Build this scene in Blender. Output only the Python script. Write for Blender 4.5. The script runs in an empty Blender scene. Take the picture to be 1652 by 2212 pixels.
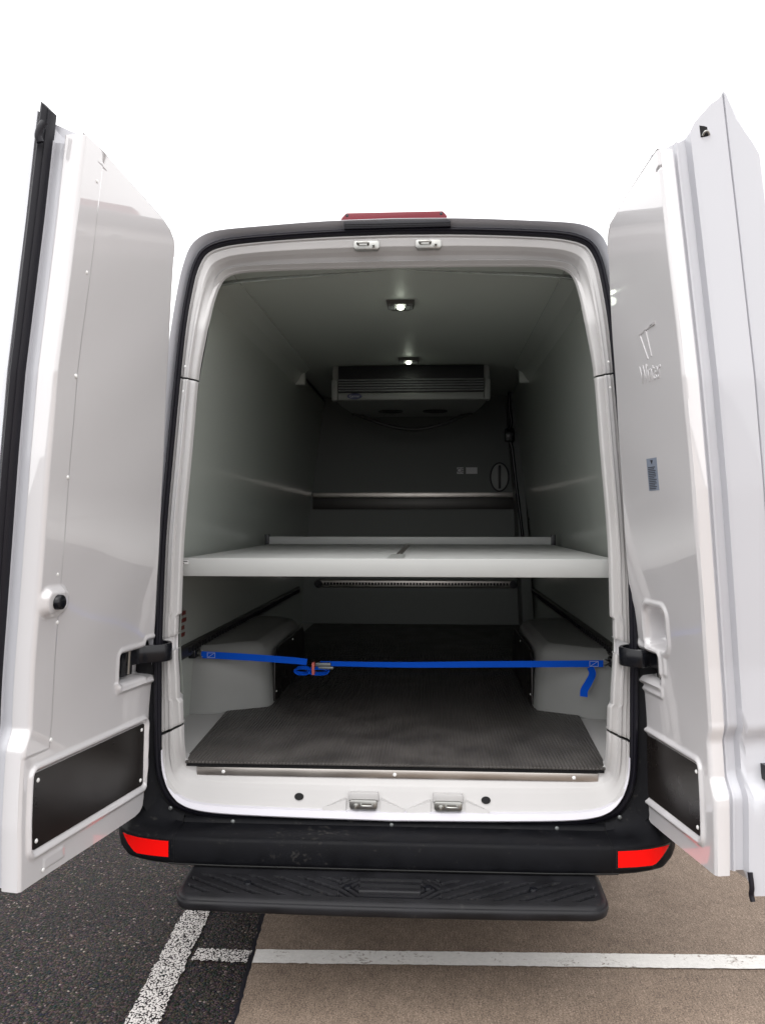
import bpy, bmesh, math, random
import numpy as np
from mathutils import Vector, Matrix
random.seed(7); rng = np.random.default_rng(7)
S = bpy.context.scene
COL = S.collection

# ------------------------------------------------------------------ camera
cd = bpy.data.cameras.new('camera'); cam = bpy.data.objects.new('camera', cd); COL.objects.link(cam)
cam.location = (0.1385, -2.85, 1.52)
cam.rotation_euler = (math.radians(90 + 0.372), 0, math.radians(3.416))
cd.sensor_width = 36; cd.lens = 36 * 1843 / 2212; cd.clip_start = 0.05; cd.clip_end = 2000
S.camera = cam
S.render.resolution_x = 764; S.render.resolution_y = 1024

# ------------------------------------------------------------------ sky, sun, exposure (overcast day)
SUN_EL, SUN_AZ = math.radians(58), math.radians(200)
w = bpy.data.worlds.new('World'); S.world = w; w.use_nodes = True
nt = w.node_tree; nt.nodes.clear()
sky = nt.nodes.new('ShaderNodeTexSky'); sky.sky_type = 'NISHITA'; sky.sun_disc = False
sky.sun_elevation = SUN_EL; sky.sun_rotation = SUN_AZ
sky.air_density = 1.0; sky.dust_density = 4.0; sky.ozone_density = 1.0
hs = nt.nodes.new('ShaderNodeHueSaturation'); hs.inputs['Saturation'].default_value = 0.10
mixc = nt.nodes.new('ShaderNodeMix'); mixc.data_type = 'RGBA'; mixc.inputs[0].default_value = 0.72
mixc.inputs[7].default_value = (11.8, 11.7, 11.7, 1)          # even cloud layer
bg = nt.nodes.new('ShaderNodeBackground'); bg.inputs['Strength'].default_value = 0.115
wo = nt.nodes.new('ShaderNodeOutputWorld')
nt.links.new(sky.outputs[0], hs.inputs['Color']); nt.links.new(hs.outputs[0], mixc.inputs[6])
nt.links.new(mixc.outputs[2], bg.inputs['Color']); nt.links.new(bg.outputs[0], wo.inputs['Surface'])
sd = bpy.data.lights.new('sun', 'SUN'); sd.energy = 0.5; sd.angle = math.radians(40); sd.color = (1, .97, .93)
sun = bpy.data.objects.new('sun', sd); COL.objects.link(sun)
sun.rotation_euler = (math.radians(90) - SUN_EL, 0, math.radians(180) - SUN_AZ)
S.view_settings.view_transform = 'Standard'; S.view_settings.look = 'None'
S.view_settings.exposure = 0.95; S.view_settings.gamma = 1.0; S.view_settings.use_curve_mapping = False

# ------------------------------------------------------------------ materials
def mat(name, col, rough=.5, metal=0., coat=0., coat_rough=.03, spec=.5, bump=None, vary=None, emit=None, coat_ior=1.5):
    """bump = (kind, scale, strength, distance[, stretch]); vary = (scale, amount)"""
    m = bpy.data.materials.new(name); m.use_nodes = True
    t = m.node_tree; b = t.nodes['Principled BSDF']
    b.inputs['Base Color'].default_value = (*col, 1); b.inputs['Roughness'].default_value = rough
    b.inputs['Metallic'].default_value = metal; b.inputs['Coat Weight'].default_value = coat
    b.inputs['Coat Roughness'].default_value = coat_rough; b.inputs['Specular IOR Level'].default_value = spec
    b.inputs['Coat IOR'].default_value = coat_ior
    tc = t.nodes.new('ShaderNodeTexCoord')
    if vary:
        n = t.nodes.new('ShaderNodeTexNoise'); n.inputs['Scale'].default_value = vary[0]; n.inputs['Detail'].default_value = 6
        t.links.new(tc.outputs['Object'], n.inputs['Vector'])
        r = t.nodes.new('ShaderNodeMapRange'); r.inputs[1].default_value = .3; r.inputs[2].default_value = .7
        r.inputs[3].default_value = 1 - vary[1]; r.inputs[4].default_value = 1 + vary[1]
        mx = t.nodes.new('ShaderNodeVectorMath'); mx.operation = 'SCALE'; mx.inputs[0].default_value = col
        t.links.new(n.outputs[0], r.inputs[0]); t.links.new(r.outputs[0], mx.inputs['Scale'])
        t.links.new(mx.outputs[0], b.inputs['Base Color'])
        r2 = t.nodes.new('ShaderNodeMapRange'); r2.inputs[1].default_value = .3; r2.inputs[2].default_value = .7
        r2.inputs[3].default_value = rough * .85; r2.inputs[4].default_value = min(1, rough * 1.2)
        t.links.new(n.outputs[0], r2.inputs[0]); t.links.new(r2.outputs[0], b.inputs['Roughness'])
    if bump:
        kind, sc, st, dist = bump[:4]
        if kind == 'noise':
            n = t.nodes.new('ShaderNodeTexNoise'); n.inputs['Scale'].default_value = sc; n.inputs['Detail'].default_value = 3; o = n.outputs[0]
        elif kind == 'voronoi':
            n = t.nodes.new('ShaderNodeTexVoronoi'); n.inputs['Scale'].default_value = sc; o = n.outputs['Distance']
        else:
            n = t.nodes.new('ShaderNodeTexWave'); n.inputs['Scale'].default_value = sc; o = n.outputs[0]
            n.bands_direction = kind[-1].upper()
        if len(bump) > 4:
            mp = t.nodes.new('ShaderNodeMapping'); mp.inputs['Scale'].default_value = bump[4]
            t.links.new(tc.outputs['Object'], mp.inputs[0]); t.links.new(mp.outputs[0], n.inputs['Vector'])
        else: t.links.new(tc.outputs['Object'], n.inputs['Vector'])
        bp = t.nodes.new('ShaderNodeBump'); bp.inputs['Strength'].default_value = st; bp.inputs['Distance'].default_value = dist
        t.links.new(o, bp.inputs['Height']); t.links.new(bp.outputs[0], b.inputs['Normal'])
    if emit:
        b.inputs['Emission Color'].default_value = (*emit[0], 1); b.inputs['Emission Strength'].default_value = emit[1]
    return m

M = {}
M['gelcoat'] = mat('white_gelcoat', (.60, .588, .600), .3, coat=1, coat_rough=.025, coat_ior=1.9, bump=('noise', 2.2, .12, .02))
M['paint'] = mat('white_body_paint', (.49, .495, .53), .32, coat=.6, coat_rough=.05)
M['jamb'] = mat('white_jamb_paint', (.74, .73, .74), .28, coat=.5, coat_rough=.06, bump=('noise', 60, .05, .002))
M['flange'] = mat('lavender_white_flange_paint', (.56, .55, .60), .25, coat=.5)
M['trim'] = mat('pale_moulded_trim', (.44, .432, .43), .42, bump=('noise', 350, .06, .0006), vary=(5, .03))
M['ceiling'] = mat('ceiling_white_panel', (.46, .49, .455), .5, bump=('noise', 3, .10, .012))
M['grp'] = mat('interior_white_panel', (.45, .48, .445), .26, coat=.3, coat_rough=.08, bump=('noise', 3, .10, .012))
M['bulkpanel'] = mat('shade_darkened_bulkhead_panel', (.15, .16, .153), .55, spec=.3, bump=('noise', 3, .1, .01))  # darker than the side walls: fading light deep inside put into its colour
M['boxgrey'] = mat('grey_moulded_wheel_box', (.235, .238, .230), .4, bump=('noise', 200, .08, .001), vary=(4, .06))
M['shelfwhite'] = mat('white_lacquered_shelf', (.375, .382, .375), .45, vary=(9, .02))
M['rubber'] = mat('black_rubber', (.008, .0075, .012), .45, spec=.3, bump=('noise', 80, .1, .002))
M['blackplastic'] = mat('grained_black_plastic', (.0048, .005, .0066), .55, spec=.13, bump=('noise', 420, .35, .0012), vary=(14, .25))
M['tread'] = mat('dusty_tread_plastic', (.0105, .0105, .0125), .5, spec=.25, bump=('noise', 420, .35, .0012), vary=(9, .35))
def add_dust(m, scale, lo, hi, col):
    t = m.node_tree; b = t.nodes['Principled BSDF']; L = t.links.new
    old = b.inputs['Base Color'].links[0].from_socket
    tc = t.nodes.new('ShaderNodeTexCoord'); n = t.nodes.new('ShaderNodeTexNoise'); n.inputs['Scale'].default_value = scale; n.inputs['Detail'].default_value = 4
    n2 = t.nodes.new('ShaderNodeTexNoise'); n2.inputs['Scale'].default_value = 6
    L(tc.outputs['Object'], n.inputs['Vector']); L(tc.outputs['Object'], n2.inputs['Vector'])
    ad = t.nodes.new('ShaderNodeMath'); ad.operation = 'MULTIPLY_ADD'; ad.inputs[1].default_value = .5; L(n2.outputs[0], ad.inputs[0]); L(n.outputs[0], ad.inputs[2])
    mr = t.nodes.new('ShaderNodeMapRange'); mr.inputs[1].default_value = lo; mr.inputs[2].default_value = hi; mr.inputs[4].default_value = .8; L(ad.outputs[0], mr.inputs[0])
    mx = t.nodes.new('ShaderNodeMix'); mx.data_type = 'RGBA'; L(mr.outputs[0], mx.inputs[0]); L(old, mx.inputs[6]); mx.inputs[7].default_value = (*col, 1)
    L(mx.outputs[2], b.inputs['Base Color'])
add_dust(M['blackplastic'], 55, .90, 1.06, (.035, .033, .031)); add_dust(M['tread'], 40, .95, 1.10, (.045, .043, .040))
M['gloss_black'] = mat('black_gloss_plastic', (.006, .0065, .009), .25, spec=.35, bump=('noise', 20, .05, .002))
M['blackpanel'] = mat('dark_brown_kick_panel', (.013, .0105, .0095), .30, spec=.5, bump=('noise', 60, .10, .002, (1, 1, 8)), vary=(8, .15))
M['alu'] = mat('brushed_aluminium', (.52, .49, .46), .34, metal=1, bump=('noise', 30, .12, .001, (1, 1, 25)), vary=(6, .08))
M['steel'] = mat('zinc_plated_steel', (.36, .36, .345), .34, metal=1)
M['rivet'] = mat('white_capped_rivet', (.75, .75, .74), .3, coat=.5)
M['darkrail'] = mat('dark_anodised_rail', (.06, .058, .055), .4, metal=.6)
M['mat'] = mat('ribbed_rubber_matting', (.060, .055, .052), .5, bump=('waveX', 26, .8, .003), vary=(7, .3))
M['red'] = mat('red_reflector', (.92, .004, .003), .35, spec=.15)
M['redlens'] = mat('red_lamp_lens', (.15, .004, .014), .3, spec=.3, coat=.15, bump=('waveX', 60, .25, .001))
M['blue'] = mat('blue_webbing', (.002, .085, .60), .8, spec=.12, bump=('noise', 500, .3, .001))
M['grey'] = mat('grey_buckle', (.16, .17, .17), .4, metal=.5)
M['pink'] = mat('red_rubber_band', (.55, .12, .10), .6)
M['pale'] = mat('pale_stitching', (.35, .42, .60), .7)
M['lampbody'] = mat('dark_lamp_housing', (.06, .06, .055), .35, bump=('waveX', 90, .4, .003))
M['led'] = mat('lit_lamp_lens', (.9, .95, .8), .3, emit=((.93, 1.0, .82), 6))
M['grille'] = mat('dark_grille', (.012, .013, .016), .45)
M['slat'] = mat('grille_slat', (.34, .35, .36), .4)
M['evap'] = mat('evaporator_casing', (.27, .28, .27), .4)
M['fan'] = mat('fan_opening', (.01, .011, .012), .6)
M['hose'] = mat('drain_hose', (.05, .05, .05), .5)
M['labelgrey'] = mat('grey_blue_label', (.20, .23, .29), .45)
M['ink'] = mat('black_ink', (.02, .022, .03), .5)
M['labelwhite'] = mat('white_label', (.6, .6, .6), .4)
M['badge'] = mat('dark_blue_badge', (.012, .022, .10), .3, coat=.5)
M['redink'] = mat('red_print', (.16, .03, .022), .5)
M['tyre'] = mat('tyre_rubber', (.02, .02, .02), .8)
M['rim'] = mat('steel_rim', (.35, .36, .37), .4, metal=.8)
M['glass'] = mat('dark_glass', (.02, .025, .03), .05, coat=1)
M['under'] = mat('underbody', (.02, .02, .02), .8)
M['hole'] = mat('deep_black', (.004, .004, .005), .9)

def ground_mat(name, kind):
    m = bpy.data.materials.new(name); m.use_nodes = True
    t = m.node_tree; b = t.nodes['Principled BSDF']; L = t.links.new
    tc = t.nodes.new('ShaderNodeTexCoord')
    def noise(sc, det=5, rough=.6, vec=None):
        n = t.nodes.new('ShaderNodeTexNoise'); n.inputs['Scale'].default_value = sc; n.inputs['Detail'].default_value = det
        n.inputs['Roughness'].default_value = rough
        L(vec if vec else tc.outputs['Object'], n.inputs['Vector']); return n.outputs[0]
    def vor(sc, feat='F1'):
        n = t.nodes.new('ShaderNodeTexVoronoi'); n.inputs['Scale'].default_value = sc; n.feature = feat
        L(tc.outputs['Object'], n.inputs['Vector']); return n
    def ramp(sock, pts):
        r = t.nodes.new('ShaderNodeValToRGB'); e = r.color_ramp.elements
        while len(e) < len(pts): e.new(.5)
        for q, (p, c) in zip(e, pts): q.position = p; q.color = (*c, 1) if len(c) == 3 else c
        L(sock, r.inputs[0]); return r.outputs[0]
    def mix(f, a, bb, mode='MIX'):
        x = t.nodes.new('ShaderNodeMix'); x.data_type = 'RGBA'; x.blend_type = mode
        if isinstance(f, float): x.inputs[0].default_value = f
        else: L(f, x.inputs[0])
        for s, i in ((a, 6), (bb, 7)):
            if isinstance(s, tuple): x.inputs[i].default_value = (*s, 1)
            else: L(s, x.inputs[i])
        return x.outputs[2]
    def math_(op, a, bb):
        x = t.nodes.new('ShaderNodeMath'); x.operation = op
        for s, i in ((a, 0), (bb, 1)):
            if isinstance(s, (int, float)): x.inputs[i].default_value = s
            else: L(s, x.inputs[i])
        return x.outputs[0]
    def bump(h, st, d):
        x = t.nodes.new('ShaderNodeBump'); x.inputs['Strength'].default_value = st; x.inputs['Distance'].default_value = d
        L(h, x.inputs['Height']); L(x.outputs[0], b.inputs['Normal'])
    if kind in ('asphalt', 'paint_asphalt'):
        v = vor(135); sep = t.nodes.new('ShaderNodeSeparateColor'); L(v.outputs['Color'], sep.inputs[0])
        stones = ramp(sep.outputs[0], [(0, (.005, .004, .004)), (.45, (.0195, .0162, .016)), (.8, (.042, .035, .034)), (.94, (.055, .047, .044)), (.985, (.13, .122, .118)), (1, (.33, .32, .31))])
        tint = mix(.05, stones, mix(.5, v.outputs['Color'], stones, 'MULTIPLY'))
        gaps = ramp(v.outputs['Distance'], [(0, (1, 1, 1)), (.5, (.75, .75, .75)), (.85, (.14, .14, .14))])
        base = mix(1., tint, gaps, 'MULTIPLY')
        patch = ramp(noise(2.2, 6), [(.3, (.82, .80, .82)), (.7, (1.15, 1.12, 1.08))])
        base = mix(1., mix(1., base, patch, 'MULTIPLY'), (1.04, .96, .935), 'MULTIPLY')
        h = math_('SUBTRACT', math_('MULTIPLY', sep.outputs[1], .7), v.outputs['Distance'])
        if kind == 'paint_asphalt':
            worn = math_('ADD', math_('MULTIPLY', v.outputs['Distance'], .85), math_('MULTIPLY', noise(36, 6, .7), .75))
            worn = math_('ADD', worn, math_('MULTIPLY', sep.outputs[2], .20))
            f = ramp(worn, [(.90, (0, 0, 0)), (.98, (1, 1, 1))])
            base = mix(f, mix(noise(25), (.50, .47, .45), (.74, .71, .69)), base)
        L(base, b.inputs['Base Color']); bump(h, .9, .006)
        b.inputs['Roughness'].default_value = .7; b.inputs['Specular IOR Level'].default_value = .12
    else:
        mp = t.nodes.new('ShaderNodeMapping'); mp.inputs['Scale'].default_value = (1, .12, 1); mp.inputs['Rotation'].default_value = (0, 0, .05)
        L(tc.outputs['Object'], mp.inputs[0])
        broom = noise(210, 3, .6, mp.outputs[0])
        fine = noise(185, 3, .9); big = noise(2.6, 6, .6); med = noise(22, 5, .6)
        base = mix(ramp(big, [(.3, (0, 0, 0)), (.7, (1, 1, 1))]), (.165, .129, .103), (.225, .180, .146))
        base = mix(1., base, ramp(fine, [(.34, (.40, .38, .36)), (.5, (1.0, .99, .98)), (.66, (1.8, 1.76, 1.72))]), 'MULTIPLY')
        base = mix(1., base, ramp(broom, [(.3, (.78, .77, .76)), (.7, (1.18, 1.18, 1.18))]), 'MULTIPLY')
        base = mix(.6, base, ramp(med, [(.3, (.8, .78, .76)), (.7, (1.12, 1.1, 1.08))]), 'MULTIPLY')
        v = vor(62); pits = ramp(v.outputs['Distance'], [(.06, (.45, .42, .4)), (.12, (1, 1, 1))])
        base = mix(.7, base, pits, 'MULTIPLY')
        h = math_('ADD', math_('MULTIPLY', broom, .7), fine)
        if kind == 'paint_concrete':
            edge = noise(70, 6, .75); band = noise(9, 5, .7)
            worn = math_('ADD', math_('MULTIPLY', edge, .55), math_('MULTIPLY', band, .5))
            f = ramp(worn, [(.575, (0, 0, 0)), (.64, (.85, .85, .85))])
            base = mix(f, mix(noise(60), (.55, .53, .51), (.80, .78, .75)), base)
        L(base, b.inputs['Base Color']); bump(h, .55, .003)
        b.inputs['Roughness'].default_value = .8; b.inputs['Specular IOR Level'].default_value = .15
    return m
for k in ('asphalt', 'concrete', 'paint_asphalt', 'paint_concrete'): M[k] = ground_mat(k, k)

# ------------------------------------------------------------------ mesh helpers
def link(name, me, m=None, parent=None, smooth=True, ang=35):
    if m and not me.materials: me.materials.append(M[m])
    if smooth:
        me.shade_smooth(); me.set_sharp_from_angle(angle=math.radians(ang))
    o = bpy.data.objects.new(name, me); COL.objects.link(o)
    if parent: o.parent = parent
    return o
def from_data(name, vs, fs, m, parent=None, smooth=True, ang=35, fix=True):
    me = bpy.data.meshes.new(name); me.from_pydata([tuple(map(float, v)) for v in vs], [], fs); me.update()
    if fix:
        b = bmesh.new(); b.from_mesh(me); bmesh.ops.recalc_face_normals(b, faces=b.faces); b.to_mesh(me); b.free()
    return link(name, me, m, parent, smooth, ang)
def from_bm(name, bm, m, parent=None, smooth=True, ang=35):
    me = bpy.data.meshes.new(name); bmesh.ops.recalc_face_normals(bm, faces=bm.faces); bm.to_mesh(me); bm.free()
    return link(name, me, m, parent, smooth, ang)
def grid_faces(nr, nc, off=0, closed=False):
    f = []
    for i in range(nr - 1):
        for j in range(nc - 1 + (1 if closed else 0)):
            k = (j + 1) % nc
            f.append((off + i*nc + j, off + i*nc + k, off + (i+1)*nc + k, off + (i+1)*nc + j))
    return f
def loft(name, rows, m, parent=None, closed=False, caps=False, ang=35, smooth=True):
    nr, nc = len(rows), len(rows[0])
    vs = [p for r in rows for p in r]; fs = grid_faces(nr, nc, 0, closed)
    if caps: fs += [tuple(range(nc)), tuple(reversed([(nr-1)*nc + j for j in range(nc)]))]
    return from_data(name, vs, fs, m, parent, smooth, ang)
def box(x0, x1, y0, y1, z0, z1, bm=None, bev=0., seg=2):
    b = bmesh.new()
    r = bmesh.ops.create_cube(b, size=1)
    for v in r['verts']:
        v.co = Vector(((x0+x1)/2 + v.co.x*(x1-x0), (y0+y1)/2 + v.co.y*(y1-y0), (z0+z1)/2 + v.co.z*(z1-z0)))
    if bev: bmesh.ops.bevel(b, geom=b.edges[:], offset=bev, segments=seg, profile=.5, affect='EDGES')
    if bm is None: return b
    me = bpy.data.meshes.new('t'); b.to_mesh(me); b.free(); bm.from_mesh(me); bpy.data.meshes.remove(me); return bm
def prism(poly, axis, a0, a1, bev=0., seg=2):
    """polygon (2-D) extruded along an axis: axis 'y' -> poly is (x,z); 'x' -> (y,z); 'z' -> (x,y)"""
    b = bmesh.new()
    mk = {'y': lambda p, a: (p[0], a, p[1]), 'x': lambda p, a: (a, p[0], p[1]), 'z': lambda p, a: (p[0], p[1], a)}[axis]
    A = [b.verts.new(mk(p, a0)) for p in poly]; B = [b.verts.new(mk(p, a1)) for p in poly]
    n = len(poly); b.faces.new(A); b.faces.new(B[::-1])
    for i in range(n): b.faces.new((A[i], B[i], B[(i+1) % n], A[(i+1) % n]))
    if bev: bmesh.ops.bevel(b, geom=b.edges[:], offset=bev, segments=seg, profile=.5, affect='EDGES')
    return b
def tube_rows(pts, r, n=10):
    pts = [Vector(p) for p in pts]; rows = []; up = Vector((0, 0, 1)); prev = None
    for i, p in enumerate(pts):
        d = (pts[min(i+1, len(pts)-1)] - pts[max(i-1, 0)]).normalized()
        a = d.cross(up) if prev is None else prev - d * prev.dot(d)
        if a.length < 1e-4: a = d.cross(Vector((1, 0, 0)))
        a.normalize(); prev = a; b = d.cross(a)
        rr = r[i] if isinstance(r, (list, tuple)) else r
        rows.append([p + a*math.cos(k*2*math.pi/n)*rr + b*math.sin(k*2*math.pi/n)*rr for k in range(n)])
    return rows
def tube(name, pts, r, m, parent=None, n=10): return loft(name, tube_rows(pts, r, n), m, parent, closed=True, caps=True, ang=50)
def smoothpath(pts, n=8):
    """Catmull-Rom through the points"""
    P = [Vector(p) for p in pts]; P = [2*P[0]-P[1]] + P + [2*P[-1]-P[-2]]; out = []
    for i in range(1, len(P)-2):
        for k in range(n):
            t = k/n; a, b, c, d = P[i-1:i+3]
            out.append(.5*((2*b) + (c-a)*t + (2*a-5*b+4*c-d)*t*t + (3*b-a-3*c+d)*t**3))
    out.append(P[-2]); return out
def ribbon(name, pts, wdir, width, thick, m, parent=None):
    """flat band along pts; wdir(i) = width direction"""
    P = [Vector(p) for p in pts]; rows = []
    for i, p in enumerate(P):
        d = (P[min(i+1, len(P)-1)] - P[max(i-1, 0)]).normalized()
        wv = Vector(wdir(i/(len(P)-1)) if callable(wdir) else wdir); wv = (wv - d*wv.dot(d)).normalized(); nn = d.cross(wv)
        ww = width(i/(len(P)-1)) if callable(width) else width
        rows.append([p + wv*ww/2 + nn*thick/2, p - wv*ww/2 + nn*thick/2, p - wv*ww/2 - nn*thick/2, p + wv*ww/2 - nn*thick/2])
    return loft(name, rows, m, parent, closed=True, caps=True, ang=40)
def dome_mesh(name, r, h, m, n=14):
    b = bmesh.new(); rings = []
    for k in range(4):
        a = k/4*math.pi/2; rings.append([b.verts.new((math.cos(a)*r*math.cos(2*math.pi*j/n), math.cos(a)*r*math.sin(2*math.pi*j/n), math.sin(a)*h)) for j in range(n)])
    top = b.verts.new((0, 0, h))
    for k in range(3):
        for j in range(n): b.faces.new((rings[k][j], rings[k][(j+1) % n], rings[k+1][(j+1) % n], rings[k+1][j]))
    for j in range(n): b.faces.new((rings[3][j], rings[3][(j+1) % n], top))
    me = bpy.data.meshes.new(name); b.to_mesh(me); b.free(); me.materials.append(M[m]); me.shade_smooth(); return me
def place(name, me, pos, normal, parent, label=None):
    o = bpy.data.objects.new(name, me); COL.objects.link(o); o.parent = parent
    o.matrix_local = Matrix.Translation(Vector(pos)) @ Vector(normal).to_track_quat('Z', 'Y').to_matrix().to_4x4()
    return o
def tag(o, label=None, cat=None, group=None, kind=None):
    for k, v in (('label', label), ('category', cat), ('group', group), ('kind', kind)):
        if v: o[k] = v
    return o
def text_mesh(name, body, size, m, parent, frame, extrude=.0006, sx=1.0, offset=0.):
    """text lying in a frame (origin, xdir, ydir)"""
    c = bpy.data.curves.new(name, 'FONT'); c.body = body; c.size = size; c.extrude = extrude; c.align_x = 'CENTER'; c.align_y = 'CENTER'; c.offset = offset
    c.resolution_u = 3
    o = bpy.data.objects.new('tmp', c); COL.objects.link(o); dg = bpy.context.evaluated_depsgraph_get()
    me = bpy.data.meshes.new_from_object(o.evaluated_get(dg)); bpy.data.objects.remove(o); bpy.data.curves.remove(c)
    og, xd, yd = (Vector(v) for v in frame); xd.normalize(); yd = (yd - xd*yd.dot(xd)).normalized(); zd = xd.cross(yd)
    for v in me.vertices: v.co = og + xd*v.co.x*sx + yd*v.co.y + zd*v.co.z
    me.materials.clear()
    return link(name, me, m, parent, smooth=False)
def sstep(x, a, b):
    t = np.clip((x-a)/(b-a), 0, 1); return t*t*(3-2*t)
def pchip(keys, n):
    """monotone cubic through rows of keys, n samples per interval"""
    K = np.array(keys, float); d = np.diff(K, axis=0); mm = np.zeros_like(K)
    for i in range(1, len(K)-1):
        s = d[i-1]*d[i]; h = 2*s/(d[i-1]+d[i]+1e-12*(s == 0)+1e-15); mm[i] = np.where(s > 0, h, 0)
    mm[0] = d[0]*np.array([1]*K.shape[1]); mm[-1] = d[-1]
    out = []
    for i in range(len(K)-1):
        for k in range(n):
            t = k/n; out.append((2*t**3-3*t*t+1)*K[i] + (t**3-2*t*t+t)*mm[i] + (-2*t**3+3*t*t)*K[i+1] + (t**3-t*t)*mm[i+1])
    out.append(K[-1]); return np.array(out)

def rake(z):
    t = z - .95
    if t < -.2: return 0.
    if t < .2: return .115*(t+.2)**2/.8
    return .115*t

# ------------------------------------------------------------------ the setting
def sheet(name, poly, z, m, kind='structure'):
    o = from_data(name, [(x, y, z) for x, y in poly], [tuple(range(len(poly)))], m, smooth=False, fix=False)
    return tag(o, kind=kind)
def jx(y): return -.452 - (y + .31) * .0725           # concrete edge
sheet('asphalt', [(-400, -400), (400, -400), (400, 400), (-400, 400)], 0, 'asphalt')
ys = np.concatenate([[-60, -20, -6, -2.5], np.arange(-1.6, 2.4, .018), [4, 8, 20, 60]])
edge = [(jx(y) + (rng.normal() * .0018 if -2 < y < 2.5 else 0), y) for y in ys]
sheet('concrete_pavement', edge + [(64, 60), (64, -60)][::1], .010, 'concrete')
left_edge = [(x - .015 + rng.normal()*.0022, y) for x, y in edge]
sheet('pavement_joint', left_edge + [(x + .012, y) for x, y in edge][::-1], .005, 'rubber')
# painted lines
def strip(name, p0, p1, wd, z, m, n=90, jag=.003):
    p0, p1 = Vector(p0), Vector(p1); d = (p1-p0).normalized(); nrm = Vector((-d.y, d.x))
    L_, R_ = [], []
    for i in range(n+1):
        c = p0.lerp(p1, i/n); L_.append(c + nrm*(wd/2 + rng.normal()*jag)); R_.append(c - nrm*(wd/2 + rng.normal()*jag))
    vs = [(v.x, v.y, z) for v in L_ + R_]
    fs = [(i, i+1, n+1+i+1, n+1+i) for i in range(n)]
    return from_data(name, vs, fs, m, smooth=False, fix=True)
o = strip('bay_line', (-.676, -1.6), (-.888, 2.9), .102, .004, 'paint_asphalt', 300); tag(o, kind='structure')
o = strip('bay_cross_line', (-.690, .080), (jx(.07)-.016, .074), .082, .0045, 'paint_asphalt', 30); tag(o, kind='structure')
o = strip('bay_cross_line', (jx(.06)+.003, .060), (5.0, .2600), .090, .014, 'paint_concrete', 300, .0012); tag(o, kind='structure')

# ------------------------------------------------------------------ the van
van = bpy.data.objects.new('delivery_van', None); COL.objects.link(van)
tag(van, 'white high-roof refrigerated delivery van with both rear doors open', 'van')

OUT = [(0,.521),(.35,.526),(.58,.534),(.665,.546),(.714,.568),(.757,.62),(.7775,.70),(.782,.93),(.785,1.08),(.7855,1.38),(.7685,1.775),(.753,2.035),(.741,2.2),(.705,2.415),(.668,2.475),(.595,2.499),(.45,2.513),(.2,2.525),(0,2.528)]
INN = [(0,.684),(.35,.684),(.58,.684),(.66,.684),(.692,.687),(.705,.70),(.7065,.76),(.711,.93),(.722,1.10),(.7225,1.38),(.703,1.76),(.688,2.02),(.664,2.185),(.650,2.312),(.638,2.372),(.606,2.406),(.53,2.420),(.25,2.426),(0,2.427)]
SEA = [(0,.495),(.35,.499),(.6,.508),(.70,.525),(.75,.55),(.79,.62),(.805,.70),(.81,.93),(.813,1.08),(.812,1.38),(.793,1.775),(.777,2.035),(.764,2.2),(.731,2.415),(.695,2.487),(.615,2.525),(.45,2.540),(.2,2.551),(0,2.554)]
RIM = [(0,.47),(.35,.47),(.6,.48),(.75,.5),(.82,.53),(.85,.60),(.858,.70),(.863,.93),(.86,1.08),(.85,1.38),(.828,1.775),(.805,2.035),(.788,2.2),(.757,2.41),(.722,2.503),(.645,2.547),(.45,2.564),(.2,2.577),(0,2.580)]
FUL = [(0,.42),(.35,.42),(.6,.42),(.8,.42),(.9,.43),(.955,.55),(.975,.70),(.985,.93),(.985,1.08),(.975,1.38),(.94,1.775),(.905,2.035),(.88,2.2),(.84,2.41),(.775,2.53),(.66,2.575),(.45,2.605),(.2,2.622),(0,2.626)]
NS = 6
def half(t): return pchip(t, NS)
H_OUT, H_IN, H_SEA, H_RIM, H_FUL = map(half, (OUT, INN, SEA, RIM, FUL))
def full(h):   # bottom centre -> right side -> top -> left side; closed loop
    r = [tuple(p) for p in h]; l = [(-p[0], p[1]) for p in h[::-1]]
    return r + l[1:-1]
# body shell: sweep of the outline towards the cab
rows = []
def rimline(pts, y0): return [(x, (y0 if z > 1.6 else .012 + (y0-.012)*max(0, (z-1.1)/.5)) + rake(z), z) for x, z in pts]
def outline(pts, y0, kx=1, kz=1, zb=.42, yr=1): return [(x*kx, y0 + rake(z)*yr, zb + (z-zb)*kz) for x, z in pts]
def blend(a, b, t): return [((1-t)*p[0]+t*q[0], (1-t)*p[1]+t*q[1]) for p, q in zip(a, b)]
fS, fR, fF = full(H_SEA), full(H_RIM), full(H_FUL)
rows.append(outline(blend(fS, fR, .02), .014)); rows.append(outline(blend(fS, fR, .30), .004))
rows.append(rimline(blend(fS, fR, .36), -.002)); rows.append(rimline(blend(fS, fR, .93), -.027)); rows.append(rimline(blend(fS, fR, .99), -.026))
rows.append(rimline(blend(fR, fF, .02), -.014)); rows.append(outline(blend(fR, fF, .22), .07)); rows.append(outline(blend(fR, fF, .5), .22))
rows.append(outline(blend(fR, fF, .85), .6)); rows.append(outline(fF, 1.1)); rows.append(outline(fF, 2.8, yr=.5)); rows.append(outline(fF, 4.25, yr=0))
body = loft('body_shell', rows, 'paint', van, closed=True, ang=40)
# cab: nose with windscreen, closing the front
rows = [outline(fF, 4.25, yr=0), outline(fF, 4.55, .985, .97, yr=0), outline(fF, 4.95, .97, .80, yr=0), outline(fF, 5.3, .96, .50, yr=0), outline(fF, 5.75, .93, .40, yr=0), outline(fF, 5.95, .85, .28, yr=0)]
loft('cab', rows, 'paint', van, closed=True, caps=True, ang=40)
from_data('windscreen', [(-.78,4.62,2.36),(.78,4.62,2.36),(.86,5.26,1.55),(-.86,5.26,1.55)], [(0,1,2,3)], 'glass', van)
from_bm('chassis', box(-.8,.8,.35,5.6,.28,.415), 'under', van)
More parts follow.
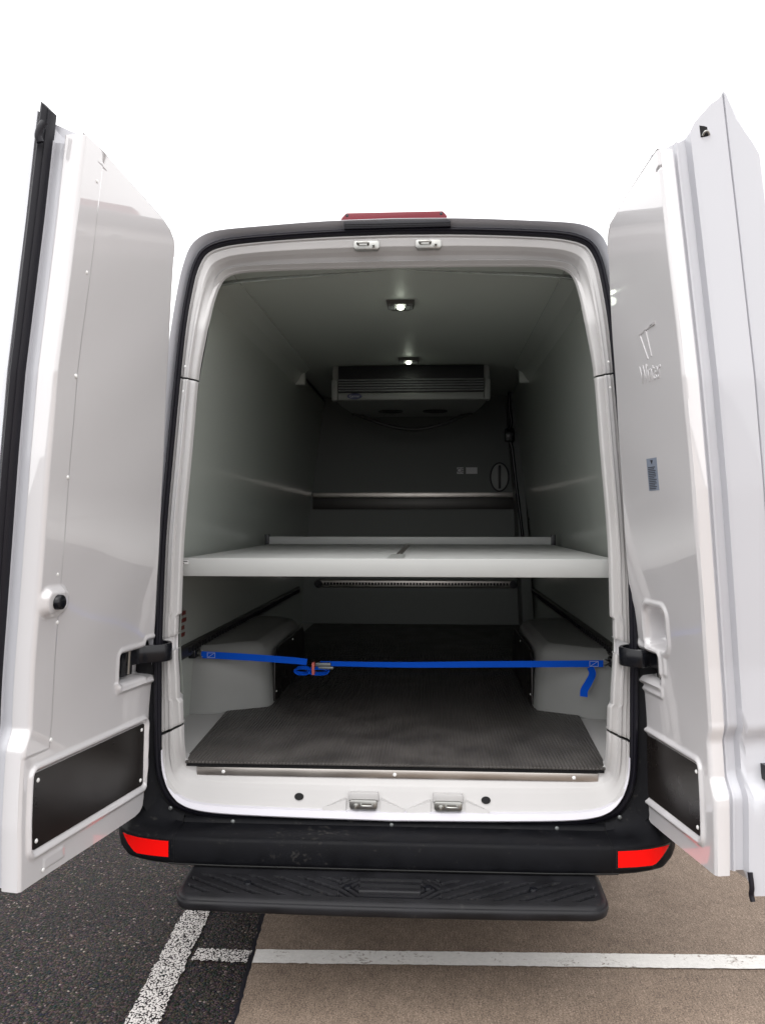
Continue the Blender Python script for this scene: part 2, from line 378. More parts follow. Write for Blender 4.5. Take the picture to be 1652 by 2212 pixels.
# side protection / coloured crease lines on the body are hidden behind the open doors
def wheel(x, y):
    n = 36; prof = [(.21,-.10),(.30,-.115),(.335,-.10),(.345,-.05),(.345,.05),(.335,.10),(.30,.115),(.21,.10)]
    rows = [[(x+b, y+a*math.cos(2*math.pi*k/n), .345+a*math.sin(2*math.pi*k/n)) for a, b in prof] for k in range(n)]
    wv = [p for r in rows for p in r]; fs = grid_faces(n, 8)
    fs += [((n-1)*8+j, j if False else (n-1)*8+j+1, j+1, j) for j in range(7)]
    t = from_data('wheel', wv, fs, 'tyre', van)
    prof2 = [(.0,.03),(.09,.05),(.12,.0),(.18,.02),(.212,.09)]; sg = 1 if x > 0 else -1
    rows = [[(x+sg*b, y+a*math.cos(2*math.pi*k/n), .345+a*math.sin(2*math.pi*k/n)) for a, b in prof2] for k in range(n+1)]
    loft('rim', rows, 'rim', t)
for x in (-.84, .84):
    for y in (1.22, 4.9): wheel(x, y)

# --- white metal jamb behind the mouldings, seal and mouldings
FO, FI = full(H_OUT), full(H_IN)
def loop_rows(f0, f1, prof):
    return [[(a[0]*(1-t)+b[0]*t, rake(a[1]*(1-t)+b[1]*t)+yy, a[1]*(1-t)+b[1]*t) for a, b in zip(f0, f1)] for t, yy in prof]
for sx in (-1, 1):
    a_, b_ = int(7.5*NS), int(8.5*NS)+1
    rows = [[(sx*(a[0]*(1-t)+b[0]*t), rake(a[1]*(1-t)+b[1]*t)+yy, a[1]*(1-t)+b[1]*t) for t, yy in [(0,.016),(.05,.020),(.25,.022),(.45,.024),(.5,.036),(.62,.036),(.65,.030),(.70,.032)]] for a, b in zip(H_OUT[a_:b_], H_IN[a_:b_])]
    loft('door_jamb', rows, 'jamb', van, ang=30)
loft('door_seal', loop_rows(fS, FO, [(0,.010),(.03,-.004),(.18,-.013),(.45,-.016),(.62,-.010),(.72,-.013),(.9,-.008),(1.0,.004),(1.02,.014)]), 'rubber', van, closed=True, ang=45)

def lin(s, xs, ys): return float(np.interp(s, xs, ys))
def moulding_y(s, t):
    """depth of the moulded surround; s = position on the half outline in key units (0 bottom .. 18 top)"""
    wb = lin(s, [4, 5, 6, 7], [1, .8, .3, 0]); wt = lin(s, [12, 13, 14], [0, .6, 1]); ws = 1-wb-wt
    side = lin(t, [0,.05,.09,.12,.17,.34,.42,.50,.56,.86,.93,1], [0,-.002,.008,.008,-.004,-.008,-.020,-.022,-.012,-.018,-.014,.004])
    top = lin(t, [0,.05,.09,.13,.38,.50,.62,.78,.86,.94,1], [0,.0,.008,.006,.014,.030,.052,.070,.066,.060,.072])
    bot = lin(t, [0,.03,.13,.155,.30,.5,.60,.68,.76,.9,1], [-.028,-.034,-.033,-.017,-.008,.006,.014,.026,.034,.036,.038])
    return ws*side + wt*top + wb*bot
def moulding(name, s0, s1, both=False, side=1, label=None, retreat=.022):
    n = int((s1-s0)*(10 if both else 36))+2; ss = list(np.linspace(s0, s1, n))
    key = np.arange(len(H_OUT))/NS
    ts = list(np.linspace(0, 1, 61)); rows = []
    def pt(s, t, dy, sx):
        ox, oz = lin(s, key, H_OUT[:,0]), lin(s, key, H_OUT[:,1]); ix, iz = lin(s, key, H_IN[:,0]), lin(s, key, H_IN[:,1])
        x, z = ox+(ix-ox)*t, oz+(iz-oz)*t
        if not both: x += .009*t*float(sstep(np.array(z), .900, .906)*(1-sstep(np.array(z), 1.186, 1.192)))
        return (sx*x, rake(z)+moulding_y(s, t)+dy, z)
    def row(s, sx, dy=0):
        r = [pt(s, t, dy, sx) for t in ts]
        x, y, z = r[-1]; ix = x*1.0
        k = lin(s, [3, 6], [0, 1]); f = lambda q: (x*(1+q*k), (1.5+(z-1.5)*(1+q*k)) if z > 1.5 else z)
        (xa, za), (xb, zb) = f(.018), f(.040); r += [(xa, rake(z)+.045, za), (xb, rake(z)+.10, zb)]
        return r
    if both:
        seq = [(s, 1) for s in ss] + [(s, -1) for s in ss[::-1][1:]] if s1 >= 17.9 else [(s, -1) for s in ss[::-1]] + [(s, 1) for s in ss[1:]]
    else: seq = [(s, side) for s in ss]
    rows = [row(*q) for q in seq]
    def capend(q, inner):
        r = row(*q, dy=retreat); return [r]
    first, last = row(*seq[0], dy=retreat), row(*seq[-1], dy=retreat)
    def soft(r, r2, k):   # rounded end
        return [tuple(a*(1-k)+b*k for a, b in zip(p, q)) for p, q in zip(r, r2)]
    rows = [first] + [soft(rows[0], first, .12)] + rows[1:-1] + [soft(rows[-1], last, .12)] + [last]
    rows[1] = [(p[0], p[1], p[2]) for p in rows[1]]
    o = loft(name, rows, 'trim', van, ang=38)
    if label: o['label'] = label
    return o
up = moulding('upper_surround', 10.93, 18, both=True)
sill = moulding('sill_moulding', 0, 6.40, both=True)
ml = {}
for sd_ in (-1, 1):
    sn = 'left' if sd_ < 0 else 'right'
    ml[sd_, 'u'] = moulding('side_moulding', 8.10, 10.90, side=sd_, label='long upper %s side moulding of the opening' % sn)
    ml[sd_, 'l'] = moulding('side_moulding', 6.44, 7.86, side=sd_, label='short lower %s side moulding below the hinge' % sn)

key = np.arange(len(H_OUT))/NS; ss = np.linspace(0, 6.2, 64)
rows = []
for s_, sx in [(q, -1) for q in ss[::-1]] + [(q, 1) for q in ss[1:]]:
    ox, oz, ix, iz = lin(s_, key, H_OUT[:,0]), lin(s_, key, H_OUT[:,1]), lin(s_, key, H_IN[:,0]), lin(s_, key, H_IN[:,1]); f = lin(s_, [0, 4, 6.2], [1, 1, .25])
    rows.append([(sx*(ox+(ix-ox)*t), y*f + rake(oz)-.006, oz+(iz-oz)*t) for t, y in ((-.03,.02),(-.01,-.030),(.02,-.034),(.125*f+.02,-.026),(.14*f+.02,-.012))])
loft('sill_flange', rows, 'flange', van, ang=30)
rv = dome_mesh('rivet', .0065, .004, 'rivet')
rvs = dome_mesh('rivet', .005, .003, 'rivet')
for sx in (-1, 1):
    for (x, z, k) in ((.738, 2.055, up), (.7415, 1.965, ml[sx, 'u']), (.755, .83, ml[sx, 'l'])):
        place('screw', rvs, (sx*x, rake(z)-.004, z), (0, -1, 0), k)
# sill pieces
alu = from_bm('sill_strip', prism([(-.668+.0,.641),(.684,.641),(.684,.669),(-.668,.669)], 'y', .026, .040, .002), 'alu', van, ang=30)
for x in (-.576, .008, .604): place('rivet', rv, (x, .026, .654), (0, -1, 0), alu)
for sx in (-1, 1):     # drain holes and bottom strikers
    b = bmesh.new(); bmesh.ops.create_circle(b, cap_ends=True, radius=1, segments=20)
    for v in b.verts: v.co = Vector((sx*.311 + v.co.x*.0155, -.0065 + v.co.y*.011*.43, .585 + v.co.y*.011))
    from_bm('drain_hole', b, 'hole', van)
def striker(cx, cz, y, top):
    sgn = 1
    pl = prism([(cx-.046,cz-.006),(cx-.040,cz-.016),(cx+.040,cz-.016),(cx+.046,cz-.008),(cx+.046,cz+.012),(cx+.040,cz+.017),(cx-.040,cz+.017),(cx-.046,cz+.012)], 'y', y-.006, y+.03, .0025)
    st = from_bm('striker_plate', pl, 'steel', van, ang=30)
    lx = cx-.012 if top else cx+.012
    loop = smoothpath([(lx-.018,y-.004,cz+.004),(lx-.017,y-.022,cz+.004),(lx+.017,y-.022,cz+.004),(lx+.018,y-.004,cz+.004)], 5)
    tube('striker_loop', loop, .004, 'steel', st, 8)
    kx = cx+.026 if top else cx-.024
    tube('stud', [(kx,y,cz-.002),(kx,y-.008,cz-.002),(kx,y-.009,cz-.002),(kx,y-.024,cz-.002)], [.009,.009,.005,.004], 'steel', st, 10)
for cx in (-.100, .121): striker(cx, 2.493, rake(2.49)+.012, True)
for cx in (-.094, .186): 
    striker(cx, .566, -.020, False)
    hood = prism([(cx-.052,.578),(cx+.052,.578),(cx+.048,.604),(cx-.048,.604)], 'y', -.014, .02, .003)
    from_bm('striker_hood', hood, 'trim', van)
    for sx in (-1, 1):   # swaged ramps either side of the latch platform
        xs0, xs1 = cx+sx*.058, cx+sx*.135
        lo = sorted((xs0, xs1))
        from_data('latch_swage', [(xs0,-.030,.5335),(xs1,-.0325,.5345),(xs1,-.026,.556),(xs0,-.015,.580),(xs0,-.020,.5335),(xs1,-.016,.5345),(xs1,-.012,.552),(xs0,.0,.586)], [(0,1,2,3),(0,4,5,1),(1,5,6,2),(2,6,7,3),(3,7,4,0)], 'trim', van)

# --- interior box
WALL = [(.90,.66),(.885,.97),(.855,1.40),(.795,1.90),(.735,2.36),(.715,2.43)]
YB = 3.86
def wall_x(z): return lin(z, [p[1] for p in WALL], [p[0] for p in WALL])
def yfront(z): return rake(z)+.102
wz = np.linspace(.66, 2.43, 40)
for sx in (-1, 1):
    rows = []
    for y in np.linspace(0, 1, 60):
        r = []
        for z in wz:
            y0 = yfront(z); yy = y0 + (YB-y0)*y; xw = wall_x(z)
            # the panel meets the moulding at the opening
            fr = float(sstep(np.array(yy-y0), .0, .10)); xin = np.interp(z, H_IN[8:,1], H_IN[8:,0]) if z > .76 else .7065
            r.append((sx*(xw*fr + (min(xw, xin*1.040))*(1-fr)), yy, z))
        rows.append(r)
    wl_ = loft('side_wall', rows, 'grp', van, ang=40); wl_['label'] = ('left' if sx < 0 else 'right') + ' white lining panel of the load space'
    # cove strip between wall and ceiling
    rows = [[(sx*(wall_x(2.36)+.004), y, 2.36), (sx*.715, y, 2.385), (sx*.690, y, 2.425), (sx*.655, y, 2.447), (sx*.640, y, 2.462), (sx*.640, y, 2.472)] for y in np.linspace(.36, 2.52, 12)]
    loft('cove_strip', rows, 'grp', van, ang=25)
    from_bm('cove_bracket', box(sx*.715-.045, sx*.715+.045, 2.50, 2.56, 2.36, 2.455, bev=.012), 'grp', van)
cr = [[(x, y, 2.470 + .0015*math.sin(y*3+x*2)) for x in np.linspace(-.73, .73, 20)] for y in np.linspace(rake(2.44)+.09, YB, 40)]
loft('roof_lining', cr, 'ceiling', van)
# ceiling edge down to the moulding
from_data('roof_lining_lip', [(-.69, rake(2.4)+.098, 2.4625), (.69, rake(2.4)+.098, 2.4625), (.73, rake(2.44)+.15, 2.471), (-.73, rake(2.44)+.15, 2.471)], [(0,1,2,3)], 'grp', van)
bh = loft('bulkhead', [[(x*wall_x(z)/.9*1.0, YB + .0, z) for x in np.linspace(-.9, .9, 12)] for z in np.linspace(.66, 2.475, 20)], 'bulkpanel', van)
from_bm('trim_strip', box(-.812, .80, YB-.018, YB-.001, 1.585, 1.675, bev=.003), 'darkrail', bh)
from_bm('trim_edge', box(-.812, .80, YB-.020, YB-.001, 1.678, 1.716, bev=.002), 'alu', bh)
cr_ = from_bm('cargo_rail', prism([(YB-.022,.975),(YB-.001,.965),(YB-.001,1.035),(YB-.022,1.025)], 'x', -.775, .765, .003), 'alu', bh)
b = bmesh.new()
for x in np.arange(-.74, .74, .025): box(x-.008, x+.008, YB-.0245, YB-.018, .990, 1.010, b)
from_bm('slot_row', b, 'hole', cr_, smooth=False)['kind'] = 'stuff'
for x in (-.765, .757):
    tube('end_cap', [(x, YB-.045, 1.0), (x, YB-.002, 1.0)], .030, 'gloss_black', cr_, 16)
from_data('ce_label', [(.322, YB-.004, 1.862), (.372, YB-.004, 1.862), (.372, YB-.004, 1.913), (.322, YB-.004, 1.913)], [(0,1,2,3)], 'labelwhite', bh)
text_mesh('ce_marking', 'CE', .046, 'ink', bh, ((.347, YB-.0065, 1.887), (1,0,0), (0,0,1)))
from_data('data_label', [(.392, YB-.004, 1.862), (.48, YB-.004, 1.862), (.48, YB-.004, 1.913), (.392, YB-.004, 1.913)], [(0,1,2,3)], 'labelwhite', bh)
# oval recessed door pull on the bulkhead
b = bmesh.new(); pts = []
for k in range(32):
    a = 2*math.pi*k/32; cx, cz = .652, 1.836
    pts.append((cx + math.copysign(abs(math.cos(a))**.7, math.cos(a))*.064, cz + math.copysign(abs(math.sin(a))**.7, math.sin(a))*.104))
pull = from_bm('door_pull', prism(pts, 'y', YB-.014, YB-.002, .004), 'evap', bh)
from_bm('pull_bar', box(.642,.662,YB-.032,YB-.012,1.745,1.928,bev=.006), 'grille', pull)
rows = [[(.652+.070*math.cos(a)+ .006*math.cos(b_)*math.cos(a), YB-.014+.006*math.sin(b_), 1.836+.110*math.sin(a)+.006*math.cos(b_)*math.sin(a)) for b_ in np.linspace(0, 2*math.pi, 8, endpoint=False)] for a in np.linspace(0, 2*math.pi, 33)]
loft('pull_rim', rows, 'grille', pull, closed=True)
# post with cable and connector at the right of the bulkhead
from_bm('bulkhead_post', prism([(.80,.69),(.89,.69),(.83,1.55),(.77,2.40),(.70,2.40),(.765,1.55)], 'y', 3.55, YB-.002, .008), 'bulkpanel', van)
cb = tube('power_cable', smoothpath([(.70,3.50,2.45),(.70,3.52,2.33),(.715,3.53,2.22),(.69,3.53,2.15),(.72,3.53,2.03),(.74,3.53,1.85),(.77,3.53,1.6),(.80,3.53,1.35),(.815,3.53,1.1)], 6), .012, 'gloss_black', van)
from_bm('connector', box(.665,.735,3.48,3.54,2.08,2.18,bev=.012), 'gloss_black', cb)
from_bm('connector', box(.84,.865,3.50,3.54,1.50,1.545,bev=.005), 'gloss_black', cb)
# floor, mat, wheel boxes
fl = from_bm('load_floor', box(-.92, .92, .045, YB, .60, .682), 'trim', van)
# mat outline hugging the wheel boxes
MATP = [(-.7055,.018),(.7055,.018),(.716,.10),(.748,.775),(.578,.86),(.584,1.0),(.60,1.86),(.672,2.0),(.80,2.15),(.80,3.80),(-.80,3.80),(-.80,2.15),(-.715,2.0),(-.60,1.86),(-.584,1.0),(-.578,.86),(-.748,.775),(-.716,.10)]
tag(from_bm('floor_mat', prism(MATP, 'z', .683, .6905, .0015), 'mat'), 'dark ribbed rubber mat covering the load floor between the wheel boxes', 'floor mat')
from_bm('mat_underlay', prism([(-.7045,.030),(.7045,.030),(.712,.10),(-.712,.10)], 'z', .670, .6828), 'hole', van)
for sx in (-1, 1):
    # box over the rear wheel: rear face bends back towards the wall
    plan = [(.575,.90),(.592,.868),(.615,.855),(.79,.745),(.91,.735),(.91,1.95),(.66,1.95),(.60,1.88),(.575,1.80)]
    b = bmesh.new(); rows = []
    for z, k in ((.6825,0),(.80,.006),(.88,.014),(.930,.024),(.957,.042),(.968,.07)):
        rows.append([(sx*(x + (k if x < .7 else k*.35)), y + (k*.9 if y < 1.2 else -k*.9), z) for x, y in plan])
    o = loft('wheel_box', rows, 'boxgrey', van, closed=True, ang=50)
    nb = len(plan); 
    me = o.data; b = bmesh.new(); b.from_mesh(me); b.verts.ensure_lookup_table(); b.faces.new([b.verts[(5*nb)+j] for j in range(nb)]); bmesh.ops.recalc_face_normals(b, faces=b.faces); b.to_mesh(me); b.free()
    o['label'] = ('left' if sx < 0 else 'right') + ' white box over the rear wheel'
    g = from_bm('guard_panel', prism([(.93,.70),(1.80,.70),(1.80,.88),(1.74,.93),(1.0,.93),(.93,.88)], 'x', sx*.566, sx*.5735, .002), 'blackpanel', o, ang=20)
    for y, z in ((.955,.74),(.965,.88),(1.77,.74),(1.4,.91)): place('rivet', rvs, (sx*.566, y, z), (-sx, 0, 0), o)
    # load rail on the wall
    rl = from_bm('load_rail', prism([(.18,.948),(3.55,.953),(3.55,.998),(.18,.998)], 'x', sx*(wall_x(.97)-.022), sx*(wall_x(.97)+.01), .003), 'darkrail', van, ang=25)
    b = bmesh.new()
    for y in np.arange(.6, 3.5, .05): box(sx*(wall_x(.97)-.0245)-.004, sx*(wall_x(.97)-.0245)+.004, y, y+.02, .965, .985, b)
    from_bm('slot_row', b, 'hole', rl, smooth=False)['kind'] = 'stuff'
# shelf
sh = from_bm('shelf', box(-.80, .80, .135, 2.0, 1.345, 1.368, bev=.002), 'shelfwhite', None, ang=30)
tag(sh, 'white shelf across the load space above the blue strap', 'shelf')
from_bm('front_edge', box(-.80, .80, .115, .134, 1.313, 1.377, bev=.003), 'shelfwhite', sh, ang=30)
from_bm('rear_edge', box(-.79, .79, 1.93, 1.955, 1.3685, 1.412, bev=.003), 'shelfwhite', sh, ang=30)
for sx in (-1, 1):
    from_bm('deck_panel', box(sx*.013 if sx > 0 else -.775, .775 if sx > 0 else -.013, .14, 1.925, 1.3685, 1.3715, bev=.001), 'shelfwhite', sh, ang=30)
    from_bm('corner_post', box(sx*.80-.012, sx*.80+.012, 1.92, 1.97, 1.345, 1.425, bev=.003), 'grille', sh)
    from_bm('shelf_bearer', box(sx*.826-.02, sx*.826+.02, .25, 2.0, 1.335, 1.343, bev=.002), 'darkrail', sh)
    from_bm('under_beam', box(sx*.755-.02, sx*.755+.02, .135, 2.0, 1.318, 1.3445, bev=.003), 'shelfwhite', sh)
from_bm('centre_joint', box(-.012+.0, .012, .14, 1.925, 1.3675, 1.3735, bev=.001), 'alu', sh)
from_data('hinge_flap', [(-.028,.14,1.3745),(.028,.14,1.3745),(.028,.55,1.3745),(-.028,.55,1.3745)], [(0,1,2,3)], 'evap', sh)
lb = from_data('data_label', [(-.755,.1135,1.355),(-.722,.1135,1.355),(-.722,.1135,1.370),(-.755,.1135,1.370)], [(0,1,2,3)], 'labelwhite', sh)
for k, z in enumerate((1.366, 1.359)): from_data('printed_line', [(-.753,.1125,z-.002),(-.726-.012*k,.1125,z-.002),(-.726-.012*k,.1125,z+.001),(-.753,.1125,z+.001)], [(0,1,2,3)], 'ink', sh)
# red warning sticker on the left wall beside the opening
st = from_data('warning_sticker', [(-.8835,.50,.985+.03),(-.8835,.62,1.015),(-.872,.62,1.16),(-.872,.50,1.16)], [(0,1,2,3)], 'labelwhite', van)
for k in range(4): from_data('printed_mark', [(-.879+.003*k,.52,1.035+.03*k),(-.879+.003*k,.60-.015*(k%2),1.035+.03*k),(-.8775+.003*k,.60-.02*(k%2),1.052+.03*k),(-.8775+.003*k,.52,1.052+.03*k)], [(0,1,2,3)], 'redink', st)

# --- ceiling lamps
def ceiling_lamp(cx, y0):
    b = bmesh.new()
    vs = [(-.062,0,2.469),(.062,0,2.469),(.062,.085,2.469),(.040,.125,2.469),(-.040,.125,2.469),(-.062,.085,2.469)]
    lo = [(-.058,.006,2.452),(.058,.006,2.452),(.056,.075,2.445),(.034,.105,2.445),(-.034,.105,2.445),(-.056,.075,2.445)]
    A = [b.verts.new((cx+x, y0+y, z)) for x, y, z in vs]; B = [b.verts.new((cx+x, y0+y, z)) for x, y, z in lo]
    b.faces.new(A); b.faces.new(B[::-1])
    for i in range(6): b.faces.new((A[i], B[i], B[(i+1) % 6], A[(i+1) % 6]))
    o = from_bm('ceiling_lamp', b, 'lampbody', van, smooth=False)
    b = bmesh.new()
    for sx in (-1, 1):
        for k in range(5): box(cx+sx*(.026+k*.006)-.0012, cx+sx*(.026+k*.006)+.0012, y0+.004, y0+.07, 2.443, 2.453, b)
    from_bm('cooling_fin', b, 'slat', o, smooth=False)['kind'] = 'stuff'
    b = bmesh.new(); bmesh.ops.create_uvsphere(b, u_segments=16, v_segments=10, radius=1)
    for v in b.verts: v.co = Vector((cx+v.co.x*.017, y0+.045+v.co.y*.026, 2.447+v.co.z*.010))
    from_bm('lamp_lens', b, 'led', o)
    ld = bpy.data.lights.new('lamp_light', 'POINT'); ld.energy = 0.03; ld.color = (.9, 1, .82); ld.shadow_soft_size = .02
    lo_ = bpy.data.objects.new('lamp_light', ld); COL.objects.link(lo_); lo_.location = (cx, y0+.045, 2.41); lo_.parent = o
    return o
ceiling_lamp(-.006, .86)['label'] = 'lit ceiling lamp nearer the doors'
ceiling_lamp(-.010, 2.20)['label'] = 'lit ceiling lamp in front of the cooling unit'

# --- evaporator unit
ev = loft('evaporator_unit', [[(x*k+.0, y, z) for x, z in [(-.462,2.470),(-.488,2.468),(-.493,2.44),(-.490,2.28),(-.470,2.252),(-.40,2.248),(.40,2.248),(.462,2.252),(.483,2.28),(.486,2.44),(.480,2.468),(.455,2.470)]] for y, k in ((2.475,.985),(2.462,1.),(2.52,1.),(2.75,.99),(3.05,.93),(3.30,.86))], 'evap', van, closed=True, caps=True, ang=40)
from_bm('grille_recess', box(-.455, .450, 2.452, 2.474, 2.300, 2.466, bev=.003), 'grille', ev)
for k in range(5):
    z = 2.307 + k*.0165
    from_bm('louver', prism([(2.440,z),(2.452,z+.009),(2.453,z+.011),(2.441,z+.0025)], 'x', -.452, .447), 'slat', ev, smooth=False)
for sx in (-1, 1): from_bm('end_cover', box(-.497 if sx < 0 else .452, -.457 if sx < 0 else .490, 2.445, 2.52, 2.25, 2.38, bev=.010), 'evap', ev)
from_bm('lower_lip', box(-.456, .451, 2.446, 2.50, 2.252, 2.298, bev=.008), 'evap', ev)
b = bmesh.new(); bmesh.ops.create_cone(b, cap_ends=True, radius1=1, radius2=.94, depth=1, segments=32)
for v in b.verts: v.co = Vector((-.352+v.co.x*.047, 2.4435-(v.co.z)*.008, 2.276+v.co.y*.019))
bd = from_bm('badge', b, 'badge', ev, ang=30)
text_mesh('badge_lettering', 'Carrier', .022, 'labelwhite', ev, ((-.352, 2.4390, 2.2755), (1,0,0), (0,0,1)), .0003)
for cx in (-.152, .150):
    b = bmesh.new(); bmesh.ops.create_cone(b, cap_ends=True, radius1=1, radius2=1, depth=1, segments=28)
    for v in b.verts: v.co = Vector((cx+v.co.x*.085, 2.98+v.co.y*.075, 2.246+v.co.z*.008))
    from_bm('fan_opening', b, 'fan', ev, ang=30)
tube('drain_hose', smoothpath([(-.425,3.12,2.25),(-.36,3.18,2.235),(-.2,3.24,2.18),(-.05,3.26,2.155),(.05,3.26,2.155),(.2,3.24,2.185),(.34,3.18,2.235),(.40,3.12,2.25)], 6), .014, 'hose', ev)

# --- high level brake light
bl = from_bm('brake_light', prism([(-.172,2.606),(-.190,2.586),(-.190,2.578),(-.182,2.572),(.180,2.572),(.188,2.580),(.186,2.590),(.172,2.606)], 'y', .170, .215, .004, 3), 'redlens', van, ang=40)
bs = from_bm('lamp_base', prism([(-.178,2.5715),(.188,2.5715),(.200,2.5665),(.200,2.547),(-.178,2.545)], 'y', .160, .25, .002), 'rubber', bl)
for z in (2.553, 2.560): from_bm('base_groove', box(-.176,.198,.1585,.162,z-.001,z+.001), 'hole', bl)
sc = dome_mesh('screw', .006, .003, 'ink')
for x in (-.168, .166): place('screw', sc, (x, .171, 2.596), (0,-1,0), bl)

# --- bumper
def yb(x):
    return float(np.interp(abs(x), [0,.5,.66,.72,.77,.82,.865,.90,.925,.94], [-.158,-.155,-.149,-.143,-.132,-.115,-.090,-.058,-.010,.10]))
def bump_row(x, corner):
    a = abs(x); y = yb(x); c = float(sstep(np.array(a), .70, .93))
    zt = .494 + .004*c; zb_ = .402 + .004*c + .035*float(sstep(np.array(a), .855, .94))
    if corner:
        k = float(sstep(np.array(a), .70, .86)); y0 = -.022*(1-k) + .0*k + (.02*c)
        inner = [(y0+.03, .485+.02*k), (y0, .525+.10*k), (y0-.012, .505+.07*k), (y*.30+y0*.7, .500+.030*k), (y*.62+.0*k, .499+.010*k)]
        if a > .88: inner = [(y+.05+.0, .50), (y+.045, .515), (y+.04, .510), (y+.03, .505), (y+.02, .501)]
    else: inner = [(.03,.48), (-.014,.516), (-.024,.511), (-.030,.500), (-.085,.4985)]
    pr = inner + [(y+.016, zt+.001), (y+.005, zt-.004), (y+.001, zt-.012), (y, zb_+.02), (y+.003, zb_+.008), (y+.012, zb_+.001), (y+.05, zb_-.004), (y+.12, zb_)]
    return [(x, p[0], p[1]) for p in pr]
bumper = loft('bumper', [bump_row(x, False) for x in np.linspace(-.6945, .6945, 60)], 'blackplastic', van, ang=40)
core = loft('bumper_core', [[(x, y+.006 if i < 9 else y, z-.003) for i, (x, y, z) in enumerate(bump_row(x, False))] for x in np.linspace(-.715, .715, 20)], 'under', van)
scb = dome_mesh('screw', .007, .003, 'grey')
for x in (-.53, .0, .54): place('screw', scb, (x, -.028, .505), (0,-1,.2), bumper)
for sx in (-1, 1):
    c = loft('bumper_corner', [bump_row(sx*x, True) for x in np.concatenate([[.6957], np.linspace(.70, .94, 40)])], 'blackplastic', van, ang=45)
    c['label'] = ('left' if sx < 0 else 'right') + ' wrap-round end of the black bumper'
    # pillar cover rising beside the opening
    rows = []
    for s in np.linspace(2.0, 9.3, 46):
        key = np.arange(len(H_OUT))/NS
        sxx, sz = lin(s, key, H_SEA[:,0]), lin(s, key, H_SEA[:,1]); rx, rz = lin(s, key, H_RIM[:,0]), lin(s, key, H_RIM[:,1])
        fl_ = lin(s, [2, 5, 6.5, 9.3], [.05, .05, .02, 0])
        rows.append([(sx*(sxx-.004), rake(sz)+.004, sz), (sx*(sxx+.3*(rx-sxx)), rake(sz)-.004, sz+.3*(rz-sz)), (sx*(rx+.002), rake(rz)-.004-fl_*.4, rz), (sx*(rx+.012+fl_*.3), rake(rz)+.012-fl_*.4, rz), (sx*(rx+.02), rake(rz)+.05, rz)])
    loft('pillar_cover', rows, 'blackplastic', van, ang=45)
    # reflector let into the corner
    n = 14; rows = []
    for i in range(n+1):
        t = i/n; x = .711 + (.886-.711)*t
        zt = .479 - .002*t; zl = .430 - .004*t + (.0 if t < .68 else ((t-.68)/.32)**1.25*.049)
        yy = yb(x)
        rows.append([(sx*x, yy-.001, zt+.001), (sx*x, yy-.0045, zt), (sx*x, yy-.0045, zt*.66+zl*.34), (sx*x, yy-.0045, zl), (sx*x, yy-.001, zl-.001)])
    loft('reflector', rows, 'red', c, ang=30)
    rows = []
    for i in range(n+1):
        t = -.045 + i/n*1.085; x = .711 + (.886-.711)*t; tt = max(0, t)
        zt = .479 - .002*t + .006; zl = .430 - .004*t + (.0 if t < .68 else ((t-.68)/.32)**1.25*.049) - .006
        if zl > zt-.004: zl = zt-.004
        rows.append([(sx*x, yb(x)-.002, zt), (sx*x, yb(x)-.003, (zt+zl)/2), (sx*x, yb(x)-.002, zl)])
    loft('reflector_frame', rows, 'gloss_black', c, ang=30)
    place('screw', scb, (sx*.742, -.028, .545), (0,-1,.1), c)

# --- tread step: slab with moulded chevron ribs
nx, ny = 520, 84
def stepx(v):
    d = max(0, v*.235-.165); return .646 - .006*v - (.07 - math.sqrt(max(0, .07**2 - d*d)))*.8      # half width, v = 0 at bumper .. 1 at outer edge
tg = []; tv = []; X = np.linspace(-1, 1, nx)
for j in range(ny):
    v = j/(ny-1); y = -.115 - v*.235
    for i in range(nx):
        u = X[i]; hw = stepx(v); x = u*hw; yy = y - .012*(1-u*u)*v
        z = .398 - .004*v
        # edge rounding
        ed = min((1-abs(u))*hw, (1-v)*.235); z -= .010*max(0, 1-ed/.018)**2
        ax = abs(x); q = (y+.185)                                  # q 0 at back of ribbed field, -.14 front
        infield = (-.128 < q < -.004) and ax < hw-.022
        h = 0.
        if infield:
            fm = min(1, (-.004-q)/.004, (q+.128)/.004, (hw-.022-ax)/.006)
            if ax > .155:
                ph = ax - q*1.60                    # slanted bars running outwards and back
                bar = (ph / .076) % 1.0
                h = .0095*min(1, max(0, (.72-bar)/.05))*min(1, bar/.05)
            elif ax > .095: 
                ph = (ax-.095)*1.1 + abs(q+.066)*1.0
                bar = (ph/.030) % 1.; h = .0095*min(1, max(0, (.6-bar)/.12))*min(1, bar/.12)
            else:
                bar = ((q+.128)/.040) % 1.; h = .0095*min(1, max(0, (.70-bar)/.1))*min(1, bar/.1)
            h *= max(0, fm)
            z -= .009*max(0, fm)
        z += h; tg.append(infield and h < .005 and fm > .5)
        tv.append((x + .006, yy, z))
tf = grid_faces(ny, nx)
base = len(tv)
